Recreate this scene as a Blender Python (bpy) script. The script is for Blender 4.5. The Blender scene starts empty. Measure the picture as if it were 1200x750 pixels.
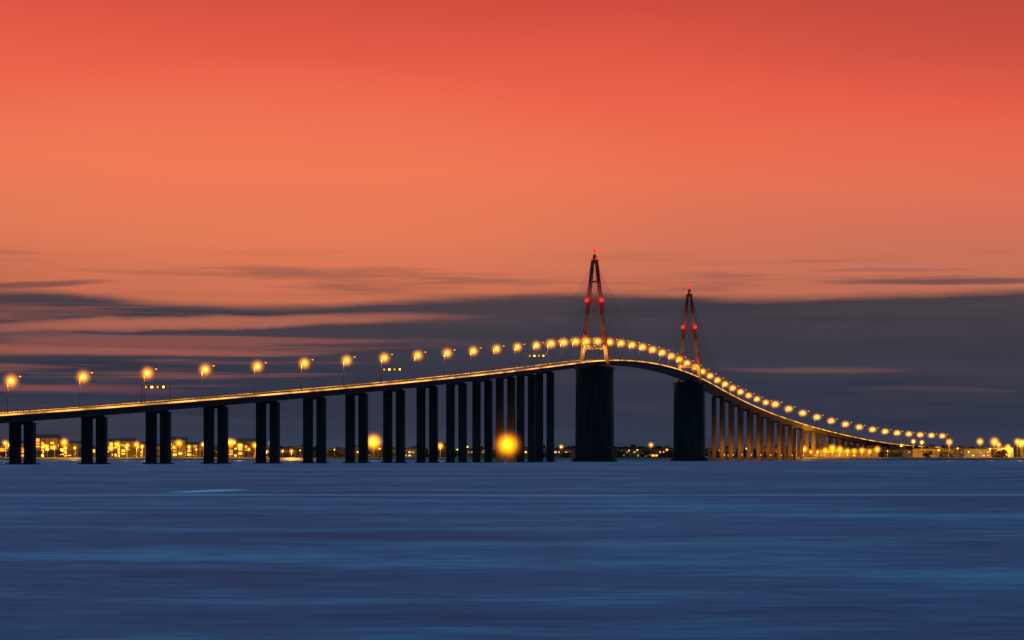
import bpy, bmesh, math, random
import numpy as np
from mathutils import Vector, Matrix
random.seed(7)
sc=bpy.context.scene
COL=sc.collection
F=3635.0; HC=2.4; YH=536.5
def lin(c):
    return tuple(((v/255)/12.92 if v/255<=0.04045 else ((v/255+0.055)/1.055)**2.4) for v in c)+(1.0,)
# ---------------------------------------------------------------- materials
def new_mat(name):
    m=bpy.data.materials.new(name); m.use_nodes=True
    nt=m.node_tree; nt.nodes.clear()
    out=nt.nodes.new('ShaderNodeOutputMaterial')
    return m,nt,out
def surf_mat(name,c1,c2,scale=0.4,rough=0.85,metal=0.0,streak=None,bump=0.2,detail=5,spec=0.3):
    m,nt,out=new_mat(name)
    p=nt.nodes.new('ShaderNodeBsdfPrincipled')
    g=nt.nodes.new('ShaderNodeNewGeometry')
    mp=nt.nodes.new('ShaderNodeMapping')
    if streak: mp.inputs['Scale'].default_value=streak
    n=nt.nodes.new('ShaderNodeTexNoise'); n.inputs['Scale'].default_value=scale; n.inputs['Detail'].default_value=detail
    r=nt.nodes.new('ShaderNodeValToRGB')
    r.color_ramp.elements[0].position=0.3; r.color_ramp.elements[1].position=0.7
    r.color_ramp.elements[0].color=tuple(c1)+(1,); r.color_ramp.elements[1].color=tuple(c2)+(1,)
    b=nt.nodes.new('ShaderNodeBump'); b.inputs['Strength'].default_value=bump
    L=nt.links.new
    L(g.outputs['Position'],mp.inputs[0]); L(mp.outputs[0],n.inputs['Vector']); L(n.outputs['Fac'],r.inputs[0])
    L(r.outputs[0],p.inputs['Base Color']); L(n.outputs['Fac'],b.inputs['Height']); L(b.outputs[0],p.inputs['Normal'])
    p.inputs['Roughness'].default_value=rough; p.inputs['Metallic'].default_value=metal
    p.inputs['Specular IOR Level'].default_value=spec
    L(p.outputs[0],out.inputs[0])
    return m
def emit_mat(name,col,strength,noise=None,lo=0.25,hi=1.5):
    m,nt,out=new_mat(name)
    e=nt.nodes.new('ShaderNodeEmission'); e.inputs[0].default_value=tuple(col)+(1,); e.inputs[1].default_value=strength
    if noise:
        g=nt.nodes.new('ShaderNodeNewGeometry'); n=nt.nodes.new('ShaderNodeTexNoise'); n.inputs['Scale'].default_value=noise
        mr=nt.nodes.new('ShaderNodeMapRange'); mr.inputs[1].default_value=0.38; mr.inputs[2].default_value=0.62
        mr.inputs[3].default_value=strength*lo; mr.inputs[4].default_value=strength*hi
        nt.links.new(g.outputs['Position'],n.inputs['Vector']); nt.links.new(n.outputs['Fac'],mr.inputs[0]); nt.links.new(mr.outputs[0],e.inputs[1])
    nt.links.new(e.outputs[0],out.inputs[0])
    m.cycles.emission_sampling='NONE'
    return m
def halo_mat(name,col,k,pwr=2.6):  # emission-only volume imitating the glow around a lamp, no scattering haze
    m,nt,out=new_mat(name)
    tc=nt.nodes.new('ShaderNodeTexCoord'); ln=nt.nodes.new('ShaderNodeVectorMath'); ln.operation='LENGTH'
    sub=nt.nodes.new('ShaderNodeMath'); sub.operation='SUBTRACT'; sub.inputs[0].default_value=1.0; sub.use_clamp=True
    pw=nt.nodes.new('ShaderNodeMath'); pw.operation='POWER'; pw.inputs[1].default_value=pwr
    mu=nt.nodes.new('ShaderNodeMath'); mu.operation='MULTIPLY'; mu.inputs[1].default_value=k
    e=nt.nodes.new('ShaderNodeEmission'); e.inputs[0].default_value=tuple(col)+(1,)
    L=nt.links.new
    L(tc.outputs['Object'],ln.inputs[0]); L(ln.outputs['Value'],sub.inputs[1]); L(sub.outputs[0],pw.inputs[0]); L(pw.outputs[0],mu.inputs[0]); L(mu.outputs[0],e.inputs[1])
    L(e.outputs[0],out.inputs['Volume'])
    m.cycles.emission_sampling='NONE'
    return m
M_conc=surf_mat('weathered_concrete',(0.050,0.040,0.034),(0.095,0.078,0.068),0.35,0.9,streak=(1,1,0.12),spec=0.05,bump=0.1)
M_conc_lit=surf_mat('floodlit_concrete_copy',(0.08,0.062,0.045),(0.17,0.135,0.095),0.35,0.9,streak=(1,1,0.12),spec=0.05,bump=0.1)  # same pier concrete, lit copy: floodlight warmth put into the colour
M_girder=surf_mat('girder_concrete',(0.09,0.075,0.065),(0.15,0.13,0.11),0.3,0.85,spec=0.05)
M_steel=surf_mat('galvanised_steel',(0.18,0.18,0.19),(0.3,0.3,0.3),1.5,0.45,0.8)
M_cable=surf_mat('stay_cable_sheath',(0.05,0.05,0.055),(0.08,0.08,0.085),1.0,0.6)
M_trail=emit_mat('headlight_trail_glow',(1.0,0.40,0.05),1.6,0.05,0.35,1.4)  # self-glowing stand-in for headlight trails, not a lamp fitting
M_lamp=emit_mat('sodium_lamp',(1.0,0.47,0.045),5.0)
M_lamp2=emit_mat('sodium_lamp_dim',(1.0,0.36,0.03),1.6)
M_red=emit_mat('red_warning_light',(1.0,0.012,0.012),3.0)
M_halo=halo_mat('glow_halo_amber',(1.0,0.27,0.0),2.4,4.4)
M_halob=halo_mat('glow_halo_bright',(1.0,0.28,0.0),2.2,5.0)
M_halor=halo_mat('glow_halo_red',(1.0,0.01,0.01),0.8,3)
M_win=emit_mat('lit_windows',(1.0,0.38,0.03),2.1,0.06,0.08,1.6)
M_winw=emit_mat('lit_windows_pale',(1.0,0.58,0.2),0.8,0.08,0.0,1.5)
M_wallA=surf_mat('render_wall',(0.12,0.09,0.06),(0.32,0.25,0.16),0.08,0.9)
M_wallB=surf_mat('metal_cladding',(0.12,0.12,0.11),(0.22,0.21,0.19),0.2,0.6)
M_roof=surf_mat('dark_roof',(0.03,0.028,0.028),(0.06,0.055,0.055),0.3,0.9)
M_leaf=surf_mat('dark_foliage',(0.015,0.022,0.012),(0.04,0.045,0.025),0.3,0.95)
M_land=surf_mat('shore_ground',(0.03,0.032,0.022),(0.08,0.07,0.05),0.03,0.95)
M_quay=surf_mat('quay_stone',(0.12,0.11,0.10),(0.24,0.22,0.19),0.2,0.9)

def band_mat():
    m,nt,out=new_mat('banded_tower_paint')
    g=nt.nodes.new('ShaderNodeNewGeometry'); sp=nt.nodes.new('ShaderNodeSeparateXYZ')
    a0=nt.nodes.new('ShaderNodeMath'); a0.operation='ADD'; a0.inputs[1].default_value=9.0
    a=nt.nodes.new('ShaderNodeMath'); a.operation='DIVIDE'; a.inputs[1].default_value=20.0
    fr=nt.nodes.new('ShaderNodeMath'); fr.operation='FRACT'
    gt=nt.nodes.new('ShaderNodeMath'); gt.operation='GREATER_THAN'; gt.inputs[1].default_value=0.5
    n=nt.nodes.new('ShaderNodeTexNoise'); n.inputs['Scale'].default_value=0.6
    mx=nt.nodes.new('ShaderNodeMix'); mx.data_type='RGBA'
    mx.inputs[6].default_value=(0.34,0.065,0.04,1); mx.inputs[7].default_value=(0.38,0.25,0.16,1)
    mx2=nt.nodes.new('ShaderNodeMix'); mx2.data_type='RGBA'; mx2.blend_type='MULTIPLY'; mx2.inputs[0].default_value=0.5
    p=nt.nodes.new('ShaderNodeBsdfPrincipled'); p.inputs['Roughness'].default_value=0.7; p.inputs['Specular IOR Level'].default_value=0.2
    L=nt.links.new
    L(g.outputs['Position'],sp.inputs[0]); L(sp.outputs[2],a0.inputs[0]); L(a0.outputs[0],a.inputs[0]); L(a.outputs[0],fr.inputs[0]); L(fr.outputs[0],gt.inputs[0]); L(gt.outputs[0],mx.inputs[0])
    L(g.outputs['Position'],n.inputs['Vector']); L(mx.outputs[2],mx2.inputs[6]); L(n.outputs['Color'],mx2.inputs[7]); L(mx2.outputs[2],p.inputs['Base Color']); L(p.outputs[0],out.inputs[0])
    return m
M_band=band_mat()
def road_mat():
    m,nt,out=new_mat('asphalt_with_markings')
    uv=nt.nodes.new('ShaderNodeUVMap'); sp=nt.nodes.new('ShaderNodeSeparateXYZ')
    L=nt.links.new; L(uv.outputs[0],sp.inputs[0])
    def M(op,a,b=None):
        n=nt.nodes.new('ShaderNodeMath'); n.operation=op
        for i,v in enumerate((a,b)):
            if v is None: continue
            if isinstance(v,(int,float)): n.inputs[i].default_value=v
            else: L(v,n.inputs[i])
        return n.outputs[0]
    ax=M('ABSOLUTE',sp.outputs[0])
    edge=M('LESS_THAN',M('ABSOLUTE',M('SUBTRACT',ax,5.2)),0.09)
    cen=M('LESS_THAN',M('ABSOLUTE',M('SUBTRACT',ax,0.15)),0.07)
    lane=M('MULTIPLY',M('LESS_THAN',M('ABSOLUTE',M('SUBTRACT',ax,2.7)),0.07),M('LESS_THAN',M('FRACT',M('DIVIDE',sp.outputs[1],13.0)),0.3))
    msk=M('MAXIMUM',M('MAXIMUM',edge,cen),lane)
    g=nt.nodes.new('ShaderNodeNewGeometry'); n=nt.nodes.new('ShaderNodeTexNoise'); n.inputs['Scale'].default_value=0.8
    L(g.outputs['Position'],n.inputs['Vector'])
    r=nt.nodes.new('ShaderNodeValToRGB'); r.color_ramp.elements[0].color=(0.035,0.035,0.035,1); r.color_ramp.elements[1].color=(0.07,0.07,0.07,1); L(n.outputs['Fac'],r.inputs[0])
    mx=nt.nodes.new('ShaderNodeMix'); mx.data_type='RGBA'; L(msk,mx.inputs[0]); L(r.outputs[0],mx.inputs[6]); mx.inputs[7].default_value=(0.75,0.75,0.72,1)
    p=nt.nodes.new('ShaderNodeBsdfPrincipled'); p.inputs['Roughness'].default_value=0.85
    L(mx.outputs[2],p.inputs['Base Color']); L(p.outputs[0],out.inputs[0])
    return m
M_road=road_mat()
# ---------------------------------------------------------------- object helpers
def link_mesh(name,verts,faces,mats,parent=None,midx=None,smooth=False,uvs=None):
    me=bpy.data.meshes.new(name); me.from_pydata([tuple(v) for v in verts],[],faces)
    for m in (mats if isinstance(mats,(list,tuple)) else [mats]): me.materials.append(m)
    if midx: me.polygons.foreach_set('material_index',midx)
    if smooth: me.polygons.foreach_set('use_smooth',[True]*len(faces))
    if uvs is not None:
        ul=me.uv_layers.new(name='UVMap')
        for lp in me.loops: ul.data[lp.index].uv=uvs[lp.vertex_index]
    me.update()
    o=bpy.data.objects.new(name,me); COL.objects.link(o)
    if parent: o.parent=parent
    return o
def empty(name,loc,parent=None,rot=0):
    o=bpy.data.objects.new(name,None); o.empty_display_size=1; COL.objects.link(o)
    o.location=loc; o.rotation_euler=(0,0,rot)
    if parent: o.parent=parent
    return o
class MB:
    def __init__(s): s.v=[]; s.f=[]; s.m=[]
    def box(s,c,size,mi=0,taper=1.0,rot=0,chamfer=0.0):
        x,y,z=size; cr,sr=math.cos(rot),math.sin(rot)
        b=len(s.v)
        for k,t in ((0,1.0),(1,taper)):
            hx,hy=x/2*t,y/2*t
            if chamfer>0:
                q=chamfer; ring=[(-hx+q,-hy),(hx-q,-hy),(hx,-hy+q),(hx,hy-q),(hx-q,hy),(-hx+q,hy),(-hx,hy-q),(-hx,-hy+q)]
            else: ring=[(-hx,-hy),(hx,-hy),(hx,hy),(-hx,hy)]
            n=len(ring)
            for px,py in ring: s.v.append((c[0]+px*cr-py*sr,c[1]+px*sr+py*cr,c[2]+(z if k else 0)))
        s.f.append(tuple(b+i for i in reversed(range(n)))); s.f.append(tuple(b+n+i for i in range(n)))
        for i in range(n):
            j=(i+1)%n; s.f.append((b+i,b+j,b+n+j,b+n+i))
        s.m+= [mi]*(n+2)
    def beam(s,p0,p1,w0,w1=None,mi=0,n=4,d0=None,d1=None):
        p0=Vector(p0);p1=Vector(p1); w1=w0 if w1 is None else w1
        d0=w0 if d0 is None else d0; d1=w1 if d1 is None else d1
        d=(p1-p0).normalized(); up=Vector((0,1,0)) if abs(d.y)<0.9 else Vector((0,0,1))
        a=d.cross(up).normalized(); bb=d.cross(a).normalized(); b=len(s.v)
        for p,w,dd in ((p0,w0,d0),(p1,w1,d1)):
            for i in range(n):
                t=2*math.pi*(i+0.5)/n; k=1.0/math.cos(math.pi/n) if n==4 else 1.0
                s.v.append(tuple(p+a*math.cos(t)*w/2*k+bb*math.sin(t)*dd/2*k))
        s.f.append(tuple(b+i for i in range(n))); s.f.append(tuple(b+n+i for i in reversed(range(n))))
        for i in range(n):
            j=(i+1)%n; s.f.append((b+j,b+i,b+n+i,b+n+j))
        s.m+=[mi]*(n+2)
    def ball(s,c,r,mi=0,sub=2,sq=(1,1,1)):
        bm=bmesh.new(); bmesh.ops.create_icosphere(bm,subdivisions=sub,radius=1)
        b=len(s.v); bm.verts.ensure_lookup_table()
        for v in bm.verts: s.v.append((c[0]+v.co.x*r*sq[0],c[1]+v.co.y*r*sq[1],c[2]+v.co.z*r*sq[2]))
        for f in bm.faces: s.f.append(tuple(b+v.index for v in f.verts)); s.m.append(mi)
        bm.free()
    def obj(s,name,mats,parent=None,smooth=False): return link_mesh(name,s.v,s.f,mats,parent,s.m,smooth)
# ---------------------------------------------------------------- bridge alignment (plan)
D1=1921.0; D2=2317.0
T1=(51.3,D1); T2=(132.6,D2)
ux,uy=(T2[0]-T1[0]),(T2[1]-T1[1]); l=math.hypot(ux,uy); ux/=l; uy/=l
bear=[(b-600)/F for b in (637,617,593.5,565.5,535,500,461.5,418,369,314,253.5,185.5,110.5,26,-70)]
cur=(T1[0]-ux*158,T1[1]-uy*158)
cur=(bear[0]*cur[1],cur[1]); left=[cur]
for t in bear[1:]:
    A=t*t+1; B=-2*(t*cur[0]+cur[1]); C=cur[0]**2+cur[1]**2-50.7**2
    y=(-B-math.sqrt(B*B-4*A*C))/(2*A) if B*B-4*A*C>0 else cur[1]-48
    cur=(t*y,y); left.append(cur)
right=[]; x,y=T2[0]+ux*158,T2[1]+uy*158; right.append((x,y))
for k in range(23):
    a=0.2+0.13*min(1,k*50.7/500)
    x+=a*50.7; y+=math.sqrt(1-a*a)*50.7; right.append((x,y))
mids=[(T1[0]+(T2[0]-T1[0])*q,T1[1]+(T2[1]-T1[1])*q) for q in (-0.2,0.12,0.25,0.37,0.5,0.63,0.75,0.88,1.2)]
allp=sorted(left+[T1,T2]+mids+right,key=lambda p:p[1])
ax=np.array([p[0] for p in allp]); ay=np.array([p[1] for p in allp])
c0,c1=ay.mean(),(ay.max()-ay.min())/2
pf=np.polyfit((ay-c0)/c1,ax,10)
gy=np.linspace(ay.min()-3,ay.max()-3,6000); gx=np.polyval(pf,(gy-c0)/c1)
gs=np.concatenate([[0],np.cumsum(np.hypot(np.diff(gx),np.diff(gy)))])
gs=gs-np.interp(D1,gy,gs)
S0,S1=gs[0]+1,gs[-1]-1
ST2=float(np.interp(D2,gy,gs)); MID=ST2/2
def s_of_y(y): return float(np.interp(y,gy,gs))
def plan(s):
    x=float(np.interp(s,gs,gx)); y=float(np.interp(s,gs,gy))
    x2=float(np.interp(s+2,gs,gx)); y2=float(np.interp(s+2,gs,gy)); x1=float(np.interp(s-2,gs,gx)); y1=float(np.interp(s-2,gs,gy))
    dx,dy=x2-x1,y2-y1; q=math.hypot(dx,dy); return x,y,dx/q,dy/q
def zdeck(s):
    m=abs(s-MID); g=0.0545; Lc=290.0; zc=66.3
    z=zc-g*m*m/(2*Lc) if m<Lc else zc-g*Lc/2-g*(m-Lc)
    k,fl=(6.0,13.5) if s>MID else (4.0,6.0)
    return fl+k*math.log1p(math.exp(min(50,(z-fl)/k)))
def wp(s,lat,dz=0):
    x,y,tx,ty=plan(s); return Vector((x+ty*lat,y-tx*lat,zdeck(s)+dz))
def ang(s):
    x,y,tx,ty=plan(s); return math.atan2(-tx,ty)
bridge=empty('cable_stayed_bridge',(T1[0],T1[1],0))
bridge['label']='long curving cable-stayed road bridge on tall concrete piers over the estuary'
bridge['category']='bridge'
bloc=bridge.location.copy()
def part(o,name=None):
    o.parent=bridge; o.matrix_parent_inverse=Matrix.Translation(-bloc); return o
SS=np.arange(S0,S1,8.0)
def sweep(name,prof,mat,closed=True,uv=False,ss=SS):
    v=[];f=[];uvs=[];n=len(prof)
    for i,s in enumerate(ss):
        for (a,b) in prof: v.append(wp(s,a,b)); uvs.append((a,s))
        if i:
            o=(i-1)*n
            for j in range(n if closed else n-1):
                k=(j+1)%n; f.append((o+j,o+k,o+n+k,o+n+j))
    if closed: f.append(tuple(range(n))); o=(len(ss)-1)*n; f.append(tuple(o+j for j in reversed(range(n))))
    return part(link_mesh(name,v,f,mat,uvs=uvs if uv else None))
W=6.9
sweep('deck_girder',[(-W,0),(-W,-0.45),(-4.2,-0.8),(-3.4,-3.0),(3.4,-3.0),(4.2,-0.8),(W,-0.45),(W,0)],M_girder)
sweep('road_surface',[(-5.7,0.02),(5.7,0.02)],M_road,closed=False,uv=True)
for sg in (-1,1):
    sweep('kerb',[(sg*5.75,0.005),(sg*5.75,0.16),(sg*(W-0.05),0.16),(sg*(W-0.05),0.005)],M_conc)
    mb=MB()
    ss=np.arange(S0,S1,4.0)
    for s in ss:
        p=wp(s,sg*(W-0.25),0.16); mb.box(p,(0.12,0.12,1.0),rot=ang(s))
    for i in range(len(SS)-1):
        for h in (0.5,0.8,1.15): mb.beam(wp(SS[i],sg*(W-0.25),h),wp(SS[i+1],sg*(W-0.25),h),0.09)
    part(mb.obj('guard_rail',M_steel))
    o=sweep('trail_glow_strip',[(sg*(W+0.02),-0.10),(sg*(W+0.16),-0.10),(sg*(W+0.16),0.50),(sg*(W+0.02),0.50)],M_trail)  # added glowing band along the deck edge, imitates headlight trails
SE=S1-130
ev=[];ef=[]
es=list(np.arange(SE,S1-4,8.0))
for i,s in enumerate(es):
    zt=zdeck(s)-3.1
    for lat,z in ((-26,2.0),(-8,zt),(8,zt),(26,2.0)):
        p=wp(s,lat); ev.append((p.x,p.y,z))
    if i:
        o=(i-1)*4
        for j in range(3): ef.append((o+j,o+j+1,o+5+j,o+4+j))
x,y,tx,ty=plan(S1-5); zt=zdeck(S1)-0.3
b=len(ev)
for d_,zz in ((0,zt),(600,3.4)):
    for lat,z in ((-26,2.0),(-8,zz),(8,zz),(26,2.0)):
        ev.append((x+ty*lat+tx*d_,y-tx*lat+ty*d_,z))
for j in range(3): ef.append((b+j,b+j+1,b+5+j,b+4+j))
ef.append((0,1,2,3))
em=link_mesh('embankment',ev,ef,M_land); em['kind']='structure'
def point(name,loc,e,par,col=(1,0.55,0.16),r=0.5):
    l=bpy.data.lights.new(name,'POINT'); l.energy=e; l.color=col; l.shadow_soft_size=r
    o=bpy.data.objects.new(name,l); COL.objects.link(o); o.location=loc; o.parent=par; return o
leftS=[s_of_y(p[1]) for p in left if s_of_y(p[1])>S0+3]
piers=leftS+[ST2+158+50.7*k for k in range(0,22) if ST2+158+50.7*k<SE-6]
for s in piers:
    x,y,tx,ty=plan(s); top=zdeck(s)-3.0
    pe=empty('pier',(x,y,0),rot=ang(s)); part(pe)
    zt=top-1.2; far=s>ST2; mc=M_conc_lit if far else M_conc
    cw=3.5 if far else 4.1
    for lx in (-3.2,3.2):
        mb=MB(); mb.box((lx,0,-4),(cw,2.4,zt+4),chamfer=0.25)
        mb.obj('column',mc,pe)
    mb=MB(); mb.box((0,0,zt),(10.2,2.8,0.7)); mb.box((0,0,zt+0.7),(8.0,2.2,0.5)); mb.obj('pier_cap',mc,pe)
    mb=MB(); mb.box((0,0,-3),(12.0,6,3.4),chamfer=0.8); mb.obj('footing',M_conc,pe)
    if far and y<2980:
        mb=MB(); mb.beam((5.6,-2.6,0.4),(5.6,-2.6,4.2),0.2,n=6); mb.box((5.6,-2.7,4.2),(0.9,0.7,0.5)); mb.ball((5.6,-2.9,4.9),0.6,1,1)
        mb.obj('pier_floodlight',[M_steel,M_lamp2],pe)
        point('fill_light',(6.0,-10.0,9.0),6200,pe,(1,0.36,0.03))  # unseen fill set ahead of the fixture, added to gild the columns
# towers
def rlight(c,par,r=0.85,hz=2.6):
    mb=MB(); mb.ball((0,0,0),r,0,2); o=mb.obj('warning_light',M_red,par,True); o.location=c
    if hz:
        mb=MB(); mb.ball((0,0,0),1,0,2); h=mb.obj('emissive_halo',M_halor,par,True); h.location=c; h.scale=(hz,)*3
for s,nm in ((0.0,'a'),(ST2,'b')):
    x,y,tx,ty=plan(s); zd=zdeck(s)
    tw=empty('tower',(x,y,0),rot=ang(s)); part(tw)
    mb=MB(); sh=zd-3.2
    mb.box((0,0,-4),(23.0,10.5,sh+4-2.0),taper=0.965,chamfer=0.9)
    mb.box((0,0,sh-2.0),(23.6,11.0,1.2),chamfer=0.4); mb.box((0,0,sh-0.8),(19,8,0.75))
    for lx in (-7.2,-3.6,0,3.6,7.2):
        mb.box((lx,-5.15,4),(0.5,0.5,sh-9)); mb.box((lx,5.15,4),(0.5,0.5,sh-9))
    mb.obj('tower_pier',M_conc,tw)
    mb=MB(); mb.box((0,0,-4),(27,15,5.4),chamfer=2.5); mb.box((0,0,1.4),(25.5,13,0.8),chamfer=2.0)
    mb.obj('footing',M_conc,tw)
    zb=sh-0.0; ztop=zd+61.5
    for sg in (-1,1):
        mb=MB()
        mb.beam((sg*8.2,0,zb-0.8),(sg*1.2,0,ztop),2.5,2.0,d0=3.0,d1=2.2)
        mb.obj('tower_leg',M_band,tw)
    def half(z):
        t=(z-zb)/(ztop-zb); return 8.2+(1.2-8.2)*t
    for h,th in ((7.5,0.8),(37.0,1.2),(49,1.0)):
        mb=MB(); w=half(zd+h)-0.9; mb.box((0,0,zd+h-th/2),(2*w,1.5,th)); mb.obj('cross_beam',M_band,tw)
    for h0,h1 in ((18.5,37.0),):
        a,b=half(zd+h0)-0.8,half(zd+h1)-0.8
        for q in (-1,1):
            mb=MB(); mb.beam((-a*q,0.25*q,zd+h0),(b*q,0.25*q,zd+h1),0.3); mb.obj('bracing',M_band,tw)
    mb=MB(); mb.box((0,0,ztop-1),(3.6,2.4,3.0),chamfer=0.3); mb.box((0,0,ztop+2),(2.4,1.8,2.2),taper=0.7)
    mb.beam((0,0,ztop+4),(0,0,ztop+6.8),0.4,0.2,n=6)
    mb.box((0,0,ztop+0.6),(5.0,4.2,0.2))
    mb.obj('tower_head',M_band,tw)
    mb=MB()
    for zz in (8.6,9.3):
        for yy in (-2,2): mb.beam((-8,yy,zd+zz),(8,yy,zd+zz),0.12)
    mb.box((0,0,zd+8.05),(15.4,4.2,0.18))
    for i in range(9):
        for yy in (-2,2): mb.box((-8+2*i,yy,zd+8.23),(0.1,0.1,1.1))
    mb.obj('service_platform',M_steel,tw)
    rlight((0,-0.3,ztop+6.6),tw,1.05,0)
    for sg in (-1,1): rlight((sg*(half(zd+37)+0.7),-1.8,zd+37.5),tw,1.15,2.8)
    for sg in (-1,1): rlight((sg*1.4,-1.9,ztop+1.5),tw,0.5,0)
    point('beacon_glow',(0,-7.0,zd+40),1300,tw,(1,0.12,0.05))
    for sg in (-1,1):
        mb=MB(); mb.box((sg*6.2,-2.6,zd+8.3),(0.7,0.6,0.9)); mb.ball((sg*6.2,-3.0,zd+9.4),0.4,1,1); mb.obj('added_tower_lamp',[M_steel,M_lamp2],tw)  # made-up fixtures, added to explain the golden lower legs
        point('fill_light',(sg*6.0,-6.0,zd+7.0),3600,tw,(1,0.44,0.05))  # unseen fill light added to turn the lower legs amber
    for side in (-1,1):
        for lat in (-1,1):
            for i in range(9):
                ds=26+i*16.0; sa=s+side*ds
                p1=wp(sa,lat*(W-0.0),0.1)
                px,py,_,_=plan(s); c,sn=math.cos(ang(s)),math.sin(ang(s))
                lp=(lat*half(zd+44+i*1.9)*0.9, side*0.9)
                p0=Vector((px+lp[0]*c-lp[1]*sn,py+lp[0]*sn+lp[1]*c,zd+44+i*1.9))
                inv=(Matrix.Translation((x,y,0))@Matrix.Rotation(ang(s),4,'Z')).inverted()
                mb=MB(); mb.beam(inv@p0,inv@p1,0.13,n=6); mb.obj('stay_cable',M_cable,tw)
# ---------------------------------------------------------------- street lamps on the bridge
def lampproto():
    parts=[]
    mb=MB(); mb.beam((0,0,0),(0,0,0.5),0.5,0.45,n=8); mb.beam((0,0,0.5),(0,0,12.3),0.30,0.16,n=8)
    mb.beam((0,0,12.3),(1.6,0,13.3),0.15,n=6); mb.beam((1.6,0,13.3),(5.3,0,13.5),0.14,0.1,n=6)
    mb.beam((0,0,11.3),(1.3,0,12.1),0.14,0.12,n=6)
    parts.append(mb.obj('lamp_pole',M_steel))
    mb=MB(); mb.box((1.5,0,12.0),(1.5,0.7,0.28),taper=0.7); mb.ball((1.5,0,11.75),0.9,1,2,(1,1,0.85))
    parts.append(mb.obj('lamp_head',[M_steel,M_lamp],smooth=False))
    mb=MB(); mb.box((5.4,0,13.45),(0.9,0.45,0.2),taper=0.7); mb.ball((5.4,0,13.3),0.5,1,1,(1,1,0.7))
    parts.append(mb.obj('lamp_head',[M_steel,M_lamp2]))
    mb=MB(); mb.ball((0,0,0),1,0,2); h=mb.obj('emissive_halo',M_halo,smooth=True); h.location=(1.5,0,11.75); h.scale=(4.8,)*3  # glow painted as an emissive sphere around the lamp head
    parts.append(h)
    return parts
proto=lampproto()
plight=bpy.data.lights.new('lamp_light','POINT'); plight.energy=3800; plight.color=(1,0.42,0.05); plight.shadow_soft_size=0.6
lamp_s=list(leftS)
lamp_s+=[-118,-79,-40,-4,36,80,124,168,212,256,300,344,384]
s=ST2+20
while s<S1-4:
    lamp_s.append(s); s+=42 if s<ST2+480 else 60
def inst(parts,par):
    for p in parts:
        c=p.copy(); COL.objects.link(c); c.parent=par
for s in lamp_s:
    p=wp(s,-(W-0.5),0.16)
    e=empty('street_lamp',p,rot=ang(s)); e['label']='tall steel street lamp glowing amber on the bridge deck'; e['category']='street lamp'; e['group']='street lamps along the bridge'
    if s>ST2+480: e.scale=(1.5,1.5,1.14)
    elif s>-130: e.scale=(1.22,1.22,1.02)
    inst(proto,e)
    L=bpy.data.objects.new('lamp_light',plight); COL.objects.link(L); L.location=(1.5,0,10.4); L.parent=e
for p in proto: bpy.data.objects.remove(p)
# sign gantries
for s in (leftS[11]-2,leftS[6]-2,leftS[0]-22):
    p=wp(s,0,0.16); g=empty('sign_gantry',p,rot=ang(s)); g['label']='steel overhead sign gantry with lit lane signals across the deck'; g['category']='sign gantry'; g['group']='sign gantries on the bridge'
    mb=MB()
    for sx in (-6.4,6.4):
        mb.beam((sx,0,0),(sx,0,8.2),0.35,0.3)
    for zz in (6.6,7.6):
        for yy in (-0.35,0.35): mb.beam((-6.4,yy,zz),(6.4,yy,zz),0.14)
    for i in range(13):
        xx=-6+i; mb.beam((xx-0.45,-0.35,6.6),(xx+0.45,-0.35,7.6),0.09)
    mb.obj('gantry_frame',M_steel,g)
    for i,xx in enumerate((-3.9,-1.3,1.3,3.9)):
        mb=MB(); mb.box((xx,-0.75,5.6),(1.3,0.5,1.2))
        mb.box((xx,-1.03,5.8),(0.8+0.3*(i==1),0.06,0.8),mi=1)
        mb.obj('lane_signal',[M_roof,(M_lamp2,M_lamp,M_lamp2,M_lamp)[i]],g)
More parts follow.
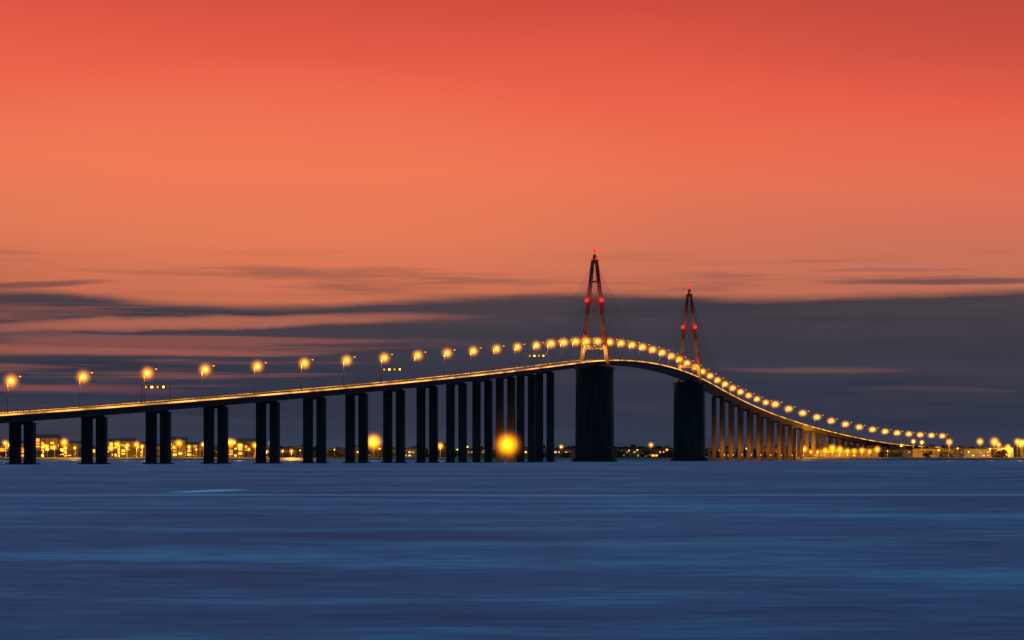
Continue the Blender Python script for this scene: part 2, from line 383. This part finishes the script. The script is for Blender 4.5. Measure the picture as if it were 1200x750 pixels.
# ---------------------------------------------------------------- water
def water_mat():
    m,nt,out=new_mat('silky_sea_water'); L=nt.links.new
    g=nt.nodes.new('ShaderNodeNewGeometry')
    def noise(scale,detail,sx=1,sy=1,off=0,rough=0.5):
        mp=nt.nodes.new('ShaderNodeMapping'); mp.inputs['Scale'].default_value=(sx,sy,1); mp.inputs['Location'].default_value=(off,off*1.7,0)
        n=nt.nodes.new('ShaderNodeTexNoise'); n.inputs['Scale'].default_value=scale; n.inputs['Detail'].default_value=detail; n.inputs['Roughness'].default_value=rough
        L(g.outputs['Position'],mp.inputs[0]); L(mp.outputs[0],n.inputs['Vector']); return n.outputs['Fac']
    def M(op,a,b=None,c=None,cl=False):
        n=nt.nodes.new('ShaderNodeMath'); n.operation=op; n.use_clamp=cl
        for i,v in enumerate((a,b,c)):
            if v is None: continue
            if isinstance(v,(int,float)): n.inputs[i].default_value=v
            else: L(v,n.inputs[i])
        return n.outputs[0]
    n1=noise(0.09,5,0.7,1.0,0,0.6); n2=noise(1.0,5,0.5,1.0,13,0.6); n3=noise(0.010,6,1.0,1,5,0.62)
    mixv=M('ADD',M('ADD',M('MULTIPLY',n1,0.38),M('MULTIPLY',n2,0.26)),M('MULTIPLY',n3,0.36))
    r=nt.nodes.new('ShaderNodeValToRGB')
    e=r.color_ramp.elements; e.new(0.5)
    e[0].position=0.41; e[0].color=(0.006,0.100,0.165,1)
    e[1].position=0.5; e[1].color=(0.014,0.180,0.26,1)
    e[2].position=0.60; e[2].color=(0.085,0.39,0.46,1)
    L(mixv,r.inputs[0])
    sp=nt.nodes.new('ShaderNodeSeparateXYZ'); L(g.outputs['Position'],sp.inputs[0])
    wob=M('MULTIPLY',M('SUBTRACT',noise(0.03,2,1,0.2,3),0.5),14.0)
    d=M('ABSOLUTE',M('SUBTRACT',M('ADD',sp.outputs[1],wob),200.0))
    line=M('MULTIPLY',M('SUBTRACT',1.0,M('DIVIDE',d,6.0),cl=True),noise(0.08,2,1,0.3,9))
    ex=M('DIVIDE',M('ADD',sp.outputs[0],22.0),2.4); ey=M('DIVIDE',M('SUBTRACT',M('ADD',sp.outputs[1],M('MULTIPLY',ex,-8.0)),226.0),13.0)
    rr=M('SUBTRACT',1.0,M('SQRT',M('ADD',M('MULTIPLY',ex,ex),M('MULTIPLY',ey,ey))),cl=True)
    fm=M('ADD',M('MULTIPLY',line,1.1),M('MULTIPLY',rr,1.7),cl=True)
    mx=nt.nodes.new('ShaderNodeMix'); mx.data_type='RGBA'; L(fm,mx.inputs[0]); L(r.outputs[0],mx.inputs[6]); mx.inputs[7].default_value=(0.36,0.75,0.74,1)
    p=nt.nodes.new('ShaderNodeBsdfPrincipled'); L(mx.outputs[2],p.inputs['Base Color'])
    p.inputs['Roughness'].default_value=0.5; p.inputs['IOR'].default_value=1.33; p.inputs['Specular IOR Level'].default_value=0.012
    b=nt.nodes.new('ShaderNodeBump'); b.inputs['Strength'].default_value=0.25; b.inputs['Distance'].default_value=0.4
    L(mixv,b.inputs['Height']); L(b.outputs[0],p.inputs['Normal'])
    L(p.outputs[0],out.inputs[0]); return m
M_water=water_mat()
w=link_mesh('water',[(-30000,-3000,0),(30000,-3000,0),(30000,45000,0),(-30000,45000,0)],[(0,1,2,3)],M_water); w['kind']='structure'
# ---------------------------------------------------------------- far shore
def shoreY(x):
    return 2860+18*math.sin(x*0.011)+10*math.sin(x*0.031+1)-(60 if x<-100 else 0)*min(1,(-100-x)/200 if x<-100 else 0)
xs=list(np.arange(-3500,3501,20.0))
v=[];f=[];mi=[]
for x in xs:
    y=shoreY(x); v+=[(x,y-7,-2),(x,y-2,1.6),(x,y+6,2.6),(x,y+300,3.2),(x,44000,3.2)]
for i in range(len(xs)-1):
    for j in range(4): f.append((i*5+j,(i+1)*5+j,(i+1)*5+j+1,i*5+j+1)); mi.append(1 if j<1 else 0)
gr=link_mesh('ground',v,f,[M_land,M_quay],midx=mi); gr['kind']='structure'
rng=random.Random(3)
bmt=bmesh.new(); bmesh.ops.create_icosphere(bmt,subdivisions=1,radius=1); tv=[v.co.copy() for v in bmt.verts]; tf=[tuple(v.index for v in f.verts) for f in bmt.faces]; bmt.free()
v=[];f=[]
def pxx(px,D): return (px-600)/F*D
n=0
while n<5200:
    x=rng.uniform(-620,760); D=rng.choice([rng.uniform(3010,3040),rng.uniform(3080,3300),rng.uniform(2928,2934)])
    near=D<2940
    den=0.6+0.5*math.sin(x*0.017+1.3)*math.sin(x*0.043)
    if near and math.sin(x*0.071)*math.sin(x*0.19+2)<0.15: continue
    if rng.random()>0.3+den: continue
    hmax=(5+7*(0.5+0.5*math.sin(x*0.023+D*0.01))*rng.uniform(0.5,1))*(0.7 if near else 1)
    z=3+rng.uniform(0.0,1)*hmax; r=rng.uniform(1.2,3.2)*(0.8 if near else 1); b=len(v)
    for q in tv:
        k=r*rng.uniform(0.7,1.25); v.append((x+q.x*k*1.5,D+q.y*k,z+q.z*k*0.7))
    f+= [tuple(b+i for i in t) for t in tf]; n+=1
wd=link_mesh('woodland',v,f,M_leaf); wd['kind']='stuff'; wd['label']='dark low tree line along the far shore'; wd['category']='woodland'
def building(kind,x,D,w,h,dep,lit,label,wall,tone=0):
    mb=MB(); z0=2.9
    if kind=='shed':
        mb.box((0,0,0),(w,dep,h),0)
        b=len(mb.v); hw=w/2+0.6; hd=dep/2+0.6; rh=h*0.22
        mb.v+=[(-hw,-hd,h+0.02),(hw,-hd,h+0.02),(hw,hd,h+0.02),(-hw,hd,h+0.02),(-hw,0,h+rh),(hw,0,h+rh)]
        mb.f+=[(b,b+1,b+5,b+4),(b+2,b+3,b+4,b+5),(b,b+4,b+3),(b+1,b+2,b+5),(b,b+3,b+2,b+1)]; mb.m+=[1]*5
        xx=-w/2+1.5
        while xx<w/2-3:
            ww=rng.uniform(1.2,4.2)
            mb.box((xx,-dep/2-0.3,0.1),(0.5,0.5,h-0.3),1)
            zz=rng.uniform(0.3,3.0)
            while zz<h-2.6:
                hh=rng.uniform(0.8,3.2)
                if rng.random()<lit: mb.box((xx+ww/2+0.4,-dep/2-0.05,zz),(ww,0.3,hh),2)
                zz+=hh+rng.uniform(0.6,2.2)
            xx+=ww+rng.uniform(0.9,1.8)
    elif kind=='block':
        mb.box((0,0,0),(w,dep,h),0); mb.box((0,0,h),(w+0.5,dep+0.5,0.6),1); mb.box((w*0.2,0,h+0.6),(w*0.2,dep*0.4,2.2),1)
        fl=int(h/3.2); nb=int(w/3.4)
        for a in range(fl):
            for i in range(nb):
                if rng.random()<lit: mb.box((-w/2+1.9+i*3.4,-dep/2-0.04,1+a*3.2),(rng.choice([1.1,1.7,2.4]),0.25,1.5),2)
    elif kind=='tank':
        b=len(mb.v); N=20
        for zz,rr in ((0,w/2),(h,w/2),(h+w*0.07,w*0.25)):
            for i in range(N): mb.v.append((rr*math.cos(2*math.pi*i/N),rr*math.sin(2*math.pi*i/N),zz))
        for k in range(2):
            for i in range(N):
                j=(i+1)%N; mb.f.append((b+k*N+i,b+k*N+j,b+(k+1)*N+j,b+(k+1)*N+i)); mb.m.append(0)
        mb.f.append(tuple(b+2*N+i for i in range(N))); mb.m.append(1)
        for i in range(10):
            t=-1.5+i*0.22; mb.box((w/2*1.02*math.cos(t-0.57),w/2*1.02*math.sin(t-0.57),h*i/10),(1.0,1.0,0.5),1)
    nm={'shed':'warehouse','block':'apartment_building','tank':'storage_tank'}[kind]
    o=mb.obj(nm,[wall,M_roof,M_win if tone==0 else M_winw]); o.location=(x,D,z0)
    o['label']=label; o['category']={'shed':'warehouse','block':'building','tank':'storage tank'}[kind]
    return o
for px,w_,h_,D in ((4,30,11,2955),(34,18,13,2962),(56,22,18,2955),(78,26,13,2960),(118,24,7,2950),(143,24,15,2955),(166,18,12,2960),(206,20,16,2955),(227,22,12,2960),(250,20,6,2960),(274,22,13,2955),(293,20,15,2962),(330,30,7,2950)):
    building('shed',pxx(px,D),D,w_,h_,26,0.72,'port warehouse with gabled roof and golden lit windows',M_wallA)
for px,w_,h_,D in ((38,18,13,3010),(95,16,11,3000),(184,20,13,3020),(190,15,10,2960),(262,18,12,2990),(385,16,9,2970),(400,20,10,2990)):
    o=building('tank',pxx(px,D),D,w_,h_,0,0,'round pale steel storage tank beside the port warehouses',M_wallB); o['group']='storage tanks at the port'
for px,w_,h_,D,t in ((350,26,10,2990,0),(432,30,10,2980,0),(478,34,8,2960,1),(516,24,11,2970,0),(556,28,8,3000,1),(628,30,9,2970,0),(662,22,8,2960,1),(736,26,8,2960,1),(757,18,9,2990,1),(776,22,8,2970,0),(846,26,8,2960,0),(905,30,9,2950,0),(948,24,8,2930,0),(982,36,7,2925,0),(1012,26,8,2930,0),(1050,28,7,2960,1),(1085,24,8,2990,0),(1118,30,9,3010,0),(1142,22,8,2990,1),(1168,30,9,3000,0),(1190,22,9,3010,0)):
    o=building('block',pxx(px,D),D,w_,h_,14,0.4 if px<1040 else 0.16,'low apartment building with scattered lit windows by the shore',M_wallA if t==0 else M_wallB,t)
def shorelamp():
    parts=[]
    mb=MB(); mb.beam((0,0,0),(0,0,9.5),0.3,0.18,n=6); mb.beam((0,0,9.5),(0,-1.5,10),0.15,n=6)
    parts.append(mb.obj('lamp_pole',M_steel))
    mb=MB(); mb.box((0,-1.6,10),(0.9,1.4,0.25)); mb.ball((0,-1.6,9.7),0.85,1,1); parts.append(mb.obj('lamp_head',[M_steel,M_lamp]))
    return parts
sp_=shorelamp()
mb=MB(); mb.ball((0,0,0),1,0,2); hz=mb.obj('emissive_halo',M_halo,smooth=True)
mb=MB(); mb.ball((0,0,0),1,0,2); hzb=mb.obj('emissive_halo',M_halob,smooth=True)
def put_lamp(px,D,sc_=1.0,halo=0,energy=0,zoff=2.8,label='street lamp glowing amber on the far shore',grp='street lamps on the far shore',big=False,lz=8.6,ly=-3.2):
    e=empty('street_lamp',(pxx(px,D),D,zoff)); e.scale=(sc_,)*3
    e['label']=label; e['category']='street lamp'; e['group']=grp
    inst(sp_,e)
    if halo:
        h=(hzb if big else hz).copy(); COL.objects.link(h); h.parent=e; h.location=(0,-1.6,9.7); h.scale=(halo,)*3
    if energy: point('lamp_light',(0,ly,lz),energy,e,(1,0.42,0.04))
i=0
for px in [6,14,30,38,52,58,64,74,79,88,133,140,146,152,161,167,205,212,219,228,236,240,268,276,281,290,297,312,318,333,341,350,360,378,395,412,455,470,492,505,536,548,570,612,640,655,735,748,762,779,842,858,872,888,903,918,932]:
    D=rng.uniform(2885,2915) if px>350 else rng.uniform(2818,2880); put_lamp(px+rng.uniform(-3,3),D,rng.uniform(0.45,1.5) if px<350 else rng.uniform(0.6,1.3),rng.choice([4,5,7]) if px<350 else rng.choice([0,2.5,4]),60000 if (px<350 and i%3==0) else 0); i+=1
for px in (942,950,958,967,975,984,993,1001,1010,1019,1028,1040,1056,1070,1080,1100,1112,1122,1135,1148,1160,1170,1181,1192,1198):
    D=rng.uniform(2895,3000) if px>1030 else rng.uniform(2872,2890); put_lamp(px,D,rng.uniform(0.4,1.7) if px>1030 else rng.uniform(0.45,0.95),rng.choice([3,4,5]) if px>1030 else 8,32000 if i%2 else 0); i+=1
for px,sc_,hzv,D in ((438,1.5,9.0,2900),(516,1.1,6,2900),(1165,1.5,5.5,2900),(1196,1.3,6,2900)):
    put_lamp(px,D,sc_,hzv,30000,label='bright floodlight mast glaring at the waterside',big=True)
s=leftS[2]; p=wp(s,1.2,0); x,y,tx,ty=plan(s)
put_lamp((p.x/p.y)*F+600,y-3.4,0.95,12.0,2500,zoff=0.2,label='bright floodlight mast standing on a bridge pier footing',big=True)
for p in sp_+[hz,hzb]: bpy.data.objects.remove(p)
# ---------------------------------------------------------------- sky
wld=bpy.data.worlds.new("World"); sc.world=wld; wld.use_nodes=True
nt=wld.node_tree; nt.nodes.clear(); L=nt.links.new
out=nt.nodes.new('ShaderNodeOutputWorld'); bg=nt.nodes.new('ShaderNodeBackground'); L(bg.outputs[0],out.inputs[0])
tc=nt.nodes.new('ShaderNodeTexCoord'); sp=nt.nodes.new('ShaderNodeSeparateXYZ'); L(tc.outputs['Generated'],sp.inputs[0])
X,Y,Z=sp.outputs
def M(op,a,b=None,c=None,cl=False):
    n=nt.nodes.new('ShaderNodeMath'); n.operation=op; n.use_clamp=cl
    for i,v in enumerate((a,b,c)):
        if v is None: continue
        if isinstance(v,(int,float)): n.inputs[i].default_value=v
        else: L(v,n.inputs[i])
    return n.outputs[0]
def ramp(fac,stops):
    r=nt.nodes.new('ShaderNodeValToRGB'); e=r.color_ramp.elements
    while len(e)<len(stops): e.new(0.5)
    for i,(p,c) in enumerate(stops): e[i].position=p; e[i].color=lin(c)
    L(fac,r.inputs[0]); return r.outputs[0]
def mix(f,a,b):
    n=nt.nodes.new('ShaderNodeMix'); n.data_type='RGBA'
    for i,v in ((0,f),(6,a),(7,b)):
        if isinstance(v,(int,float)): n.inputs[i].default_value=v
        elif isinstance(v,tuple): n.inputs[i].default_value=v
        else: L(v,n.inputs[i])
    return n.outputs[2]
def sstep(x,a,b):
    n=nt.nodes.new('ShaderNodeMapRange'); n.interpolation_type='SMOOTHSTEP'
    L(x,n.inputs[0]); n.inputs[1].default_value=a; n.inputs[2].default_value=b; n.inputs[3].default_value=0; n.inputs[4].default_value=1; return n.outputs[0]
def noise(sx,sz,off,detail=4,rough=0.5,dist=0):
    cx=nt.nodes.new('ShaderNodeCombineXYZ'); L(M('MULTIPLY',X,sx),cx.inputs[0]); L(M('MULTIPLY',Z,sz),cx.inputs[2]); cx.inputs[1].default_value=off
    n=nt.nodes.new('ShaderNodeTexNoise'); n.inputs['Scale'].default_value=1; n.inputs['Detail'].default_value=detail; n.inputs['Roughness'].default_value=rough; n.inputs['Distortion'].default_value=dist
    L(cx.outputs[0],n.inputs['Vector']); return n.outputs['Fac']
def V(y): return (YH-y)/F
def U(px): return (px-600)/F
def fy(y): return max(0,V(y)/0.2)
def blob(px,y,wx,wy):
    a=M('DIVIDE',M('SUBTRACT',X,U(px)),wx/F); b=M('DIVIDE',M('SUBTRACT',Z,V(y)),wy/F)
    return sstep(M('SUBTRACT',1,M('ADD',M('MULTIPLY',a,a),M('MULTIPLY',b,b))),0.0,1.0)
fac=M('DIVIDE',Z,0.2,cl=True)
wv=M('MULTIPLY',M('SUBTRACT',noise(7,40,4,4),0.5),0.08)
tilt=M('MULTIPLY',X,0.25)
clear=ramp(M('ADD',M('ADD',fac,wv),tilt,cl=True),[(0,(160,94,80)),(fy(345),(192,108,80)),(fy(290),(216,118,86)),(fy(210),(238,115,83)),(fy(100),(234,96,74)),(fy(5),(210,78,62)),(1,(140,60,70))])
clear=mix(M('MULTIPLY',blob(300,230,560,170),0.35),clear,lin((247,132,92)))
clear=mix(M('MULTIPLY',sstep(X,-0.05,0.16),M('MULTIPLY',M('SUBTRACT',1,sstep(Z,V(330),V(120))),0.55)),clear,lin((180,108,92)))
clear=mix(M('MULTIPLY',sstep(X,0.02,0.19),M('MULTIPLY',sstep(Z,V(200),V(0)),0.45)),clear,lin((172,72,64)))
bank=ramp(fac,[(0,(54,64,86)),(fy(500),(48,55,74)),(fy(449),(51,54,70)),(fy(398),(61,58,69)),(fy(345),(76,65,69))])
bank=mix(M('MULTIPLY',sstep(noise(9,120,21,5,0.6),0.42,0.66),0.3),bank,lin((80,68,78)))
bank=mix(M('MULTIPLY',sstep(noise(6,160,44,5,0.6),0.5,0.66),0.45),bank,lin((43,47,62)))
st=sstep(noise(5,190,2.2,5,0.6),0.49,0.62)
zoneL=M('MULTIPLY',M('SUBTRACT',1,sstep(X,U(300),U(640))),sstep(Z,V(500),V(430)))
bank=mix(M('MULTIPLY',M('MULTIPLY',st,zoneL),0.62),bank,lin((156,90,78)))
def streak(px,y,wx,wy,slope=0,ragged=9.0):
    a=M('DIVIDE',M('SUBTRACT',X,U(px)),wx/F)
    b=M('DIVIDE',M('SUBTRACT',M('ADD',M('SUBTRACT',Z,V(y)),M('MULTIPLY',M('SUBTRACT',X,U(px)),slope)),M('MULTIPLY',M('SUBTRACT',noise(18,90,px*0.1,5,0.6),0.5),ragged/F)),wy/F)
    return sstep(M('SUBTRACT',1,M('ADD',M('MULTIPLY',a,a),M('MULTIPLY',b,b))),0.0,0.95)
bank=mix(M('MULTIPLY',streak(240,379,360,10,-0.03,18),0.85),bank,lin((182,104,84)))
bank=mix(M('MULTIPLY',streak(120,412,280,6,0.02,14),0.6),bank,lin((164,92,80)))
bank=mix(M('MULTIPLY',streak(40,455,220,7,0.02,14),0.35),bank,lin((140,80,76)))
bank=mix(M('MULTIPLY',streak(950,434,130,5,0.01,14),0.45),bank,lin((128,84,82)))
bank=mix(M('MULTIPLY',streak(1090,457,130,4,0.01,14),0.2),bank,lin((116,80,84)))
fc=nt.nodes.new('ShaderNodeFloatCurve'); L(M('DIVIDE',M('ADD',X,U(1200)),2*U(1200),cl=True),fc.inputs['Value'])
cv=fc.mapping.curves[0]; P=[(0,342),(60,343),(120,349),(200,356),(360,359),(450,353),(560,347),(750,345),(880,350),(960,349),(1200,341)]
while len(cv.points)<len(P): cv.points.new(0.5,0.5)
for i,(px,y) in enumerate(P): cv.points[i].location=(px/1200,(400-y)/100)
fc.mapping.update()
edge=M('ADD',M('DIVIDE',M('SUBTRACT',M('MULTIPLY',fc.outputs[0],100),400-YH),F),M('MULTIPLY',M('SUBTRACT',noise(16,190,8,7,0.7),0.5),15.0/F))
bm_=sstep(M('SUBTRACT',edge,Z),-6.0/F,7.0/F)
sky=mix(bm_,clear,bank)
wz=M('MULTIPLY',sstep(Z,V(352),V(338)),M('SUBTRACT',1,sstep(Z,V(325),V(285))))
wisp=M('MULTIPLY',sstep(noise(10,170,31,5,0.6),0.47,0.66),wz)
sky=mix(M('MULTIPLY',wisp,0.6),sky,lin((124,80,74)))
sky=mix(M('MULTIPLY',streak(30,337,130,5,-0.05,10),0.7),sky,lin((92,66,70)))
sky=mix(M('MULTIPLY',streak(1110,332,190,5,0.0),0.75),sky,lin((88,70,74)))
sky=mix(M('MULTIPLY',streak(1040,318,120,3,0.0),0.4),sky,lin((130,88,82)))
sky=mix(M('MULTIPLY',streak(210,322,150,4,0.02),0.35),sky,lin((150,88,72)))
sky=mix(M('MULTIPLY',streak(10,299,60,4,0.02),0.35),sky,lin((150,88,72)))
BLUE=(0.095,0.32,0.63,1)
sky=mix(sstep(Z,0.17,0.42),sky,BLUE)
nb=mix(sstep(Z,0.45,0.95),(0.012,0.013,0.018,1),BLUE)
sky=mix(M('SUBTRACT',1,sstep(Y,-0.1,0.4)),sky,nb)
L(sky,bg.inputs[0]); bg.inputs[1].default_value=1.0
# ---------------------------------------------------------------- camera
cam=bpy.data.cameras.new('camera'); co=bpy.data.objects.new('camera',cam); COL.objects.link(co)
co.location=(0,0,HC); co.rotation_euler=(math.radians(90),0,0)
cam.sensor_width=36; cam.lens=36*F/1200; cam.shift_y=(YH-375)/1200; cam.clip_start=1; cam.clip_end=60000
sc.camera=co
sc.view_settings.view_transform='Standard'; sc.view_settings.look='None'; sc.view_settings.exposure=0
